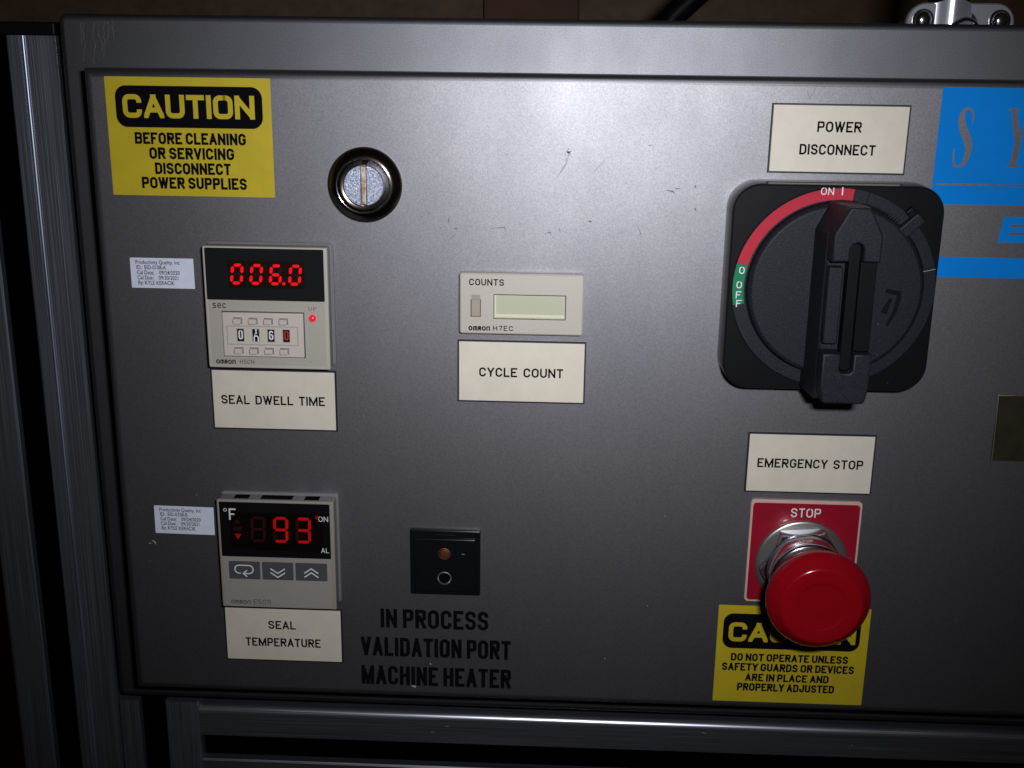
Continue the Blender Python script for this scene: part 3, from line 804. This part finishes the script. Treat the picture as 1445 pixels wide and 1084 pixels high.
# thumbwheel block
fx0, fx1, fy0, fy1 = -116.0, -84.4, 6.5, 24.0
MB().frame(rrect(fx0 - .35, fx1 + .35, fy0 - .35, fy1 + .35), rrect(fx0, fx1, fy0, fy1), 10.0, 10.1).build('block_gap', DARKG, tm)
tw = MB().prism(rrect(fx0, fx1, fy0, fy1, .4, 2), 10.0, 11.1, .3, 2).build('thumbwheel_block', PINKB, tm, smooth=40)
MB().frame(rrect(-114.4, -86.4, 11.2, 18.9, .3, 2), rrect(-114.0, -86.8, 11.6, 18.5, .3, 2), 11.1, 11.35).build('window_rim', BEIGE, tw)
for k, ch in enumerate(('0', 'half', '6', '0')):
    cx = -109.0 + 5.97 * k
    c = MB().box(cx - 1.4, cx + 1.4, 12.6, 17.7, 11.1, 11.2).build('number_wheel', INK, tw)
    MB().frame(rrect(cx - 1.55, cx + 1.55, 12.45, 17.85), rrect(cx - 1.3, cx + 1.3, 12.7, 17.6), 11.1, 11.4).build('wheel_opening', BEIGE2, tw)
    if ch != 'half':
        nb = letters(MB(), ch, cx - .85, cx + .85, 13.4, 17.1, 11.215, .15, wd=.4, gap=.1)
        nb.build('wheel_number', REDI if k == 3 else WHITEI, tw, smooth='flatprint')
    else:
        nb = MB()
        for c_ in ribbon([(cx + .1, 17.6), (cx + .1, 15.6)], .55): nb.f.append(tuple(nb.ring(c_, 11.215)))
        for c_ in ribbon(fillet([(cx - .75, 12.7), (cx - .75, 14.9, 1), (cx + .85, 14.9, 1), (cx + .85, 12.7)], .8), .5): nb.f.append(tuple(nb.ring(c_, 11.22)))
        for c_ in ribbon([(cx - .9, 12.9), (cx - .4, 15.9)], .25): nb.f.append(tuple(nb.ring(c_, 11.225)))
        nb.build('wheel_number', WHITEI, tw, smooth='flatprint')
    for yy in (20.8, 8.95):
        cxx = cx - .95 + (0.1 if yy > 15 else .0)
        MB().frame(rrect(cxx - 1.7, cxx + 1.7, yy - 1.25, yy + 1.25), rrect(cxx - 1.5, cxx + 1.5, yy - 1.05, yy + 1.05), 11.1, 11.12).build('button_gap', DARKG, tw)
        MB().prism(rrect(cxx - 1.45, cxx + 1.45, yy - 1.0, yy + 1.0, .2, 2), 11.1, 13.0, .2, 2).build('push_button', PINKB, tw)
MB().prism(circ(-82.2, 4.6, .35, 12), 10.07, 10.1).build('stain', BROWNB, tm)

# ------------------------------------------------------------------ temperature controller
kx_, ky_ = -99.4, -78.6
tc = thing('temperature_controller', 'taupe square temperature controller showing 93 in dim red digits', 'controller', (kx_, ky_ - 24, 0))
MB().frame(rrect(kx_ - 24.3, kx_ + 24.6, ky_ - 24.4, ky_ + 24.6, 1.4, 3), rrect(kx_ - 21, kx_ + 21, ky_ - 21, ky_ + 21, 1, 3), 0, 2.0, 0, .8).build('mounting_frame', CASEG, tc, smooth=40)
MB().prism(rrect(kx_ - 23.8, kx_ + 23.8, ky_ - 23.8, ky_ + 23.8, .8, 3), 0, 7.8).build('case', CASEG, tc, smooth=40)
for a, b in ((-17.5, -11.5), (-6.5, 6.5), (11.5, 17.5)):
    MB().box(kx_ + a, kx_ + b, ky_ + 22, ky_ + 23.95, 2.6, 6.6).build('case_slot', PITMAT, tc)
MB().prism(rrect(kx_ - 24, kx_ + 24, ky_ - 24, ky_ + 24, .5, 3), 7.8, 9, .35, 3).build('bezel', TAUPE, tc, smooth=40)
MB().box(kx_ - 22.8, kx_ + 22.3, ky_ - 23.2, ky_ - 1.2, 9.0, 9.06).build('face_panel', TAUPE2, tc)
tw_ = MB().prism(rrect(kx_ - 23.0, kx_ + 22.4, ky_ - 1.0, ky_ + 23.1, .4, 2), 9.0, 9.12).build('display_window', WINDOW2, tc)
MB().box(-118.0, -79.9, -76.6, -60.0, 9.12, 9.15).build('digit_module', MODULEB, tw_)
MODULE2 = None
for k, ch in enumerate(' 93'):
    cx = -106.7 + 9.35 * k
    sevenseg(tw_, ch, cx, -67.15, 6.2, 11.3, 1.15, 9.24, LED2, LEDOFF, slant=.03)
MB().prism([(-116.6, -69.4), (-115.2, -72.0), (-113.8, -69.4)], 9.2, 9.28).build('down_arrow', LEDARR, tw_)
MB().prism([(-116.7, -64.8), (-113.9, -64.8), (-115.3, -62.4)], 9.2, 9.28).build('up_arrow', LEDOFF, tw_)
MB().box(-116.9, -113.4, -68.3, -66.2, 9.2, 9.28).build('arrow_bar', LEDOFF, tw_)
MB().prism(circ(-82.2, -61.3, .8, 16), 9.2, 9.28).build('output_lamp', LEDARR, tw_)
mb = MB().frame(circ(-120.0, -59.0, .75, 20), circ(-120.0, -59.0, .48, 20), 9.13, 9.17); mb.build('degree_ring', WHITEI, tw_)
line(tw_, 'F', -118.5, -115.6, -63.3, -58.3, 9.17, .13, WHITEI, wd=.5, gap=.1)
line(tw_, 'ON', -81.7, -77.7, -63.1, -60.8, 9.17, .12, WHITEI, wd=.7, gap=.2)
line(tw_, 'AL', -81.0, -77.7, -76.9, -74.7, 9.17, .12, WHITEI, wd=.7, gap=.2)
def stroke_icon(root, paths, t, z):
    mb = MB()
    for i_, p in enumerate(paths):
        for c in ribbon(p, t): mb.f.append(tuple(mb.ring(c, z + i_ * .004)))
    return mb.build('key_symbol', WHITEI, root, smooth='flatprint')
keys = []
for a, b in ((-119.7, -106.8), (-105.8, -92.9), (-91.9, -78.8)):
    keys.append(MB().prism(rrect(a, b, -89.5, -81.7, .3, 2), 9.06, 9.55, .15, 2).build('key', BUTTON, tc))
stroke_icon(keys[0], [fillet([(-114.8, -86.9), (-117.2, -86.9, 1), (-117.2, -83.3, 1), (-109.6, -83.3, 1), (-109.6, -87.0, 1), (-113.6, -87.0)], 1.8),
                      [(-112.2, -85.5), (-113.8, -87.0), (-112.2, -88.4)]], .5, 9.57)
for y in (-84.4, -86.2):
    stroke_icon(keys[1], [[(-102.4, y), (-99.4, y - 2.1), (-96.3, y)]], .5, 9.57)
    stroke_icon(keys[2], [[(-88.3, y - 1.7), (-85.3, y + .4), (-82.4, y - 1.7)]], .5, 9.57)
line(tc, 'omron', -119.7, -111.5, -101.1, -98.6, 9.09, .12, GREYI, wd=.78, gap=.18)
line(tc, 'E5CS', -110.2, -102.9, -101.1, -98.9, 9.09, .11, GREYI, wd=.7, gap=.24)

# ------------------------------------------------------------------ cycle counter
qx, qy = -.3, 28.2
ct = thing('cycle_counter', 'small beige counter module with a blank greenish LCD', 'counter', (qx, qy - 12, 0))
MB().prism(rrect(qx - 23.5, qx + 23.5, qy - 11.5, qy + 11.6, 1, 3), 0, 2.4).build('case', BEIGE, ct, smooth=40)
out = rrect(qx - 24, qx + 24, qy - 12, qy + 12, 1.0, 4)
inn = rrect(-10.9, 16.8, 22.5, 31.9, .3, 4)
MB().frame(out, inn, 1.4, 5.0, 2.6, .5).build('bezel', BEIGE2, ct, smooth=40)
lcd = MB().box(-11.4, 17.3, 22.0, 32.4, 2.45, 3.3).build('lcd_screen', LCDM, ct)
MB().box(-10.6, 16.3, 22.9, 23.9, 3.31, 3.36).build('lcd_lower_edge', LCDE, lcd)
MB().box(-10.6, -10.2, 24.0, 31.6, 3.31, 3.36).build('lcd_side_edge', LCDE, lcd)
MB().frame(rrect(-11.1, 17.0, 22.3, 32.1, .3, 4), rrect(-10.9, 16.8, 22.5, 31.9, .3, 4), 5.0, 5.03).build('window_edge', DARKG, ct)
MB().frame(rrect(-14.0, 20.9, 19.9, 34.2, .4, 2), rrect(-13.8, 20.7, 20.1, 34.0, .4, 2), 5.0, 5.08).build('raised_border', BEIGE2, ct)
kk = MB().prism(rrect(-19.7, -16.3, 23.3, 29.8, .3, 2), 5.0, 5.7, .2, 2).build('reset_key', BROWNB, ct)
MB().box(-19.7, -16.3, 29.9, 31.7, 5.0, 5.12).build('key_top', TAUPE, ct)
MB().frame(rrect(-20.0, -16.0, 23.0, 30.0), rrect(-19.75, -16.25, 23.25, 29.85), 5.0, 5.05).build('key_gap', DARKG, ct)
line(ct, 'COUNTS', -20.6, -7.1, 35.4, 38.0, 5.03, .17, INK, wd=.76, gap=.22)
line(ct, 'omron', -20.8, -12.4, 17.5, 20.1, 5.03, .18, INK, wd=.78, gap=.18)
line(ct, 'H7EC', -11.2, -3.4, 17.6, 19.6, 5.03, .16, INK, wd=.8, gap=.30)

# ------------------------------------------------------------------ validation port
pt = thing('thermocouple_socket', 'small black square socket with two round metal contacts', 'socket', (-30.5, -97, 0))
px, py = -30.5, -82.9
MB().prism(rrect(px - 14.6, px + 14.6, py - 14.6, py + 14.6, .4, 3), 0, 2.4, .5, 2).build('flange', BLACKG, pt, smooth=40)
mb = MB().prism(rrect(px - 12.8, px + 12.8, py - 12.6, py + 11.2, .6, 3), 2.4, 3.6, .4, 2); mb.build('socket_face', BLACKG, pt, smooth=40)
MB().box(px - 4, px + 4.6, py + 11.6, py + 13.0, 2.4, 2.9, .2).build('top_clip', BLACKM, pt)
for y, m_, rr_ in ((-78.2, COPPER, 2.6), (-89.3, NICKEL, 3.0)):
    MB().lathe([(rr_ - .1, 3.55), (rr_, 3.85), (rr_ - .35, 3.95), (rr_ - .55, 3.7), (rr_ - .6, 3.62)], px - .2, y, 32, cap1=False).build('contact_ring', m_, pt, smooth=60)
    MB().prism(circ(px - .2, y, rr_ - .55, 24), 3.6, 3.63).build('contact_hole', PITMAT, pt)
    if y > -80: MB().lathe([(1.9, 3.63), (1.7, 3.7), (.6, 3.72)], px - .1, y - .1, 20).build('contact_pin', COPPER, pt, smooth=50)
for s in (-1, 1): MB().box(px + (s * 7 - .6 + .6 * s), px + (s * 7 + .6 + .6 * s), y + 11, y + 11.25, 3.6, 3.66).build('polarity_mark', BROWNB if s > 0 else BLACKM, pt)

# ------------------------------------------------------------------ rotary disconnect switch
sx, sy = 116.5, 38.0
sw_ = thing('disconnect_switch', 'big black rotary disconnect switch turned to ON with red and green scale', 'rotary switch', (sx, sy, 0))
MB().taper(rrect(sx - 39.6, sx + 38.3, sy - 39.3, sy + 39.3, 10.5, 8), 0, 12.9, .35, .5).build('base_plate', RIMG, sw_, smooth=40)
MB().prism(rrect(sx - 38.8, sx + 37.5, sy - 38.5, sy + 38.5, 9.8, 8), 12.9, 13.2, .2, 1).build('plate_face', BLACKM, sw_, smooth=40)
N_ = 72
MB().frame(circ(sx - .3, sy + .6, 37.7, N_), circ(sx, sy + .6, 32.9, N_), 13.2, 14.5, 13.2, .35).build('scale_ring', BLACKP, sw_, smooth=40)
rc = (sx - .3, sy + .6)
MB().prism(sector(*rc, 33.2, 37.3, 83.0, 165.5, 48), 14.5, 14.62).build('red_scale', REDARC, sw_)
MB().prism(sector(*rc, 33.2, 37.3, 165.7, 190.5, 14), 14.5, 14.62).build('green_scale', GREENARC, sw_)
def at(r, a): return (rc[0] + r * math.cos(R(a)), rc[1] + r * math.sin(R(a)))
line(sw_, 'ON', 108.6, 113.3, 73.4, 76.1, 14.65, .13, WHITEI, wd=.62, gap=.2)
line(sw_, 'I', 116.1, 116.6, 73.4, 76.3, 14.65, .16, WHITEI)
for tx_, y in (('O', 46.4), ('O', 40.9), ('F', 37.1), ('F', 33.8)):
    xx = 81.95 if y > 45 else 81.3 if y > 36 else 81.6
    line(sw_, tx_, xx - 1.0, xx + 1.0, y - 2.7, y, 14.65, .14, WHITEI, wd=.6)
# raised ring segments and joints on the right side of the scale
for a0, a1, z1 in ((52, 74.5, 15.1), (14, 33, 15.0), (-60, 12.5, 14.7)):
    MB().prism(sector(*rc, 33.2, 37.4, a0, a1, 20), 14.5, z1, .12, 1).build('ring_segment', BLACKP, sw_, smooth=40)
MB().prism(sector(*rc, 33.1, 37.5, 12.6, 13.1, 2), 14.5, 15.05).build('index_line', SCUFFM, sw_)
tabs = []
for k in range(5):
    a = 50.5 + k * 1.9; p0 = at(32.2, a); p1 = at(34.2, a)
    tb = ribbon([p0, p1], .45)
    m_ = MB().prism([tuple(q) for q in tb[0]], 15.0, 15.9); m_.build('serration', BLACKP, sw_)
def orient(cx, cy, a, pts):
    return [(cx + u * math.cos(R(a)) - v * math.sin(R(a)), cy + u * math.sin(R(a)) + v * math.cos(R(a))) for u, v in pts]
MB().prism(orient(*at(35.4, 44), 44, rrect(-4.4, 4.6, -2.2, 2.2, .5, 2)), 14.5, 18.2, .5, 2).build('lock_tab', BLACKP, sw_, smooth=40)
MB().prism(orient(*at(38.6, 46), 46, rrect(-1.6, 1.8, -3.4, 3.4, .5, 2)), 13.2, 16.0, .5, 2).build('lock_tab_end', BLACKM, sw_, smooth=40)
MB().box(*[0] * 6) if False else None
# disc and handle
dc = MB().lathe([(32.4, 13.2), (32.2, 16.4), (31.6, 17.4), (30.6, 17.9), (.01, 17.95)], sx, sy + .6, 96).build('knob_disc', BLACKP, sw_, smooth=35)
hx = sx + .1
base = [(hx - 9.9, 1.2), (hx + 9.9, 1.2), (hx + 9.9, 61.5), (hx + 5.0, 71.4), (hx - 5.0, 71.4), (hx - 9.9, 61.5)]
mb = MB()
a_ = mb.ring(base, 14.6); top = [(hx - 8.7, 1.6), (hx + 8.7, 1.6), (hx + 8.7, 62), (hx + 3.6, 72.0), (hx - 3.6, 72.0), (hx - 8.7, 62)]
c_ = mb.ring(top, 33.4); mb.bridge(a_, c_); e_ = mb.ring(offset(top, .8), 34.2); mb.bridge(c_, e_); mb.f.append(tuple(e_)); mb.f.append(tuple(reversed(a_)))
hd = mb.build('handle', BLACKP, sw_, smooth=25)
upper = [(hx - 8.3, 53.4), (hx - 2.3, 53.6), (hx - 2.3, 58.2), (hx - 1.6, 59.5), (hx, 60.1), (hx + 1.6, 59.5), (hx + 2.3, 58.2), (hx + 2.3, 53.6), (hx + 8.3, 53.4), (hx + 8.4, 62.8), (hx + 3.5, 72.2), (hx - 3.5, 72.2), (hx - 8.4, 62.8)]
MB().prism(upper, 34.1, 42.2, .7, 3).build('upper_block', BLACKP, hd, smooth=35)
lower = [(hx - 7.6, 3.0), (hx - 6.6, 2.2), (hx + 6.6, 2.2), (hx + 7.6, 3.0), (hx + 8.6, 8), (hx + 8.6, 20.6), (hx + 2.3, 20.6), (hx + 2.3, 14.6), (hx + 1.4, 13.6), (hx - 1.4, 13.6), (hx - 2.3, 14.6), (hx - 2.3, 20.6), (hx - 8.6, 20.6), (hx - 8.6, 8)]
MB().prism(lower, 34.1, 42.2, .7, 3).build('lower_block', BLACKP, hd, smooth=35)
MB().prism(rrect(hx - 8.2, hx - 3.2, 23.4, 51.0, .4, 2), 34.1, 38.6, .5, 3).build('side_shelf', BLACKP, hd, smooth=35)
MB().prism(rrect(hx - 1.9, hx + 2.0, 14.0, 59.6, 1.5, 4), 34.1, 39.6, .4, 2).build('padlock_slide', BLACKM, hd, smooth=35)
MB().prism(rrect(hx + 2.5, hx + 8.2, 21.0, 53.2, .3, 2), 34.1, 39.0, .3, 2).build('side_rib', BLACKM, hd, smooth=35)
# moulded emblem on the disc
mb = MB()
mb.prism([(134.4, 38.4), (140.2, 37.3), (140.4, 38.9), (134.8, 39.9)], 17.9, 18.3, .1, 1)
mb.prism([(139.0, 37.4), (140.4, 37.2), (139.2, 31.0), (136.6, 25.8), (135.8, 26.3), (138.0, 31.4)], 17.9, 18.35, .1, 1)
mb.prism([(133.6, 31.0), (135.6, 30.2), (137.4, 36.2), (136.2, 36.2)], 17.9, 18.3, .1, 1)
mb.build('moulded_emblem', BLACKM, dc)

# ------------------------------------------------------------------ emergency stop
es = thing('emergency_stop', 'red mushroom emergency stop button on a red STOP plate', 'push button', (116.8, -74, 0))
ex, ey = 116.5, -78.7
MB().prism(rrect(94.4, 139.3, -96.8, -51.3, 1.6, 4), 0.02, 1.2, .2, 2).build('legend_plate', PINK, es, smooth=40)
MB().prism(rrect(95.3, 138.4, -95.9, -52.6, 1.4, 4), 1.2, 1.32).build('red_field', REDPL, es)
line(es, 'STOP', 110.7, 122.7, -58.5, -54.6, 1.34, .135, WHITEI, wd=.66, gap=.2)
MB().lathe([(18.9, 1.32), (18.9, 2.2), (18.5, 2.6), (17.2, 2.7), (14, 2.7)], ex, ey, 80, cap1=False).build('washer', NICKEL, es, smooth=50)
hexo = circ(ex, ey, 17.4, 6, 0)
mb = MB(); nh = 96
def hexr(k):
    a = 2 * math.pi * k / nh; b = (a + math.pi / 6) % (math.pi / 3) - math.pi / 6
    return a, 15.4 / math.cos((a - R(5)) % (math.pi / 3) - math.pi / 6)
def hring(rmax, z, grow=0):
    pts = []
    for k in range(nh):
        a, rr2 = hexr(k); rr2 = min(rr2, rmax); pts.append((ex + rr2 * math.cos(a), ey + rr2 * math.sin(a)))
    return mb.ring(pts, z)
r0 = hring(99, 2.7); last = r0
for rmax, z in ((99, 5.6), (17.5, 6.2), (17.0, 6.9), (16.5, 7.7), (16.0, 8.4)):
    c = hring(rmax, z); mb.bridge(last, c); last = c
mb.f.append(tuple(last))
mb.build('hex_nut', CHROME, es, smooth=22)
MB().lathe([(15.3, 8.4), (15.0, 9.0), (14.6, 9.6), (14.5, 14.6), (14.9, 16.2), (15.6, 17.2), (15.95, 18.0), (15.8, 18.9), (15.0, 19.5), (9, 19.6), (9, 28)], ex, ey, 96).build('chrome_collar', CHROME, es, smooth=50)
prof = [(9.0, 27.4), (14.5, 27.6), (17.6, 28.7), (19.2, 30.6), (19.9, 32.6), (20.0, 34.2), (19.75, 35.4), (19.1, 36.6), (18.3, 37.5), (16.2, 39.7), (15.6, 40.3), (15.1, 40.62), (14.6, 40.72), (14.0, 40.72),
        (12.0, 40.7), (10.3, 40.7), (9.9, 40.65), (9.5, 40.45), (9.1, 40.35), (5, 40.32), (.01, 40.32)]
MB().lathe(prof, ex, ey, 128).build('mushroom_head', REDM, es, smooth=60)
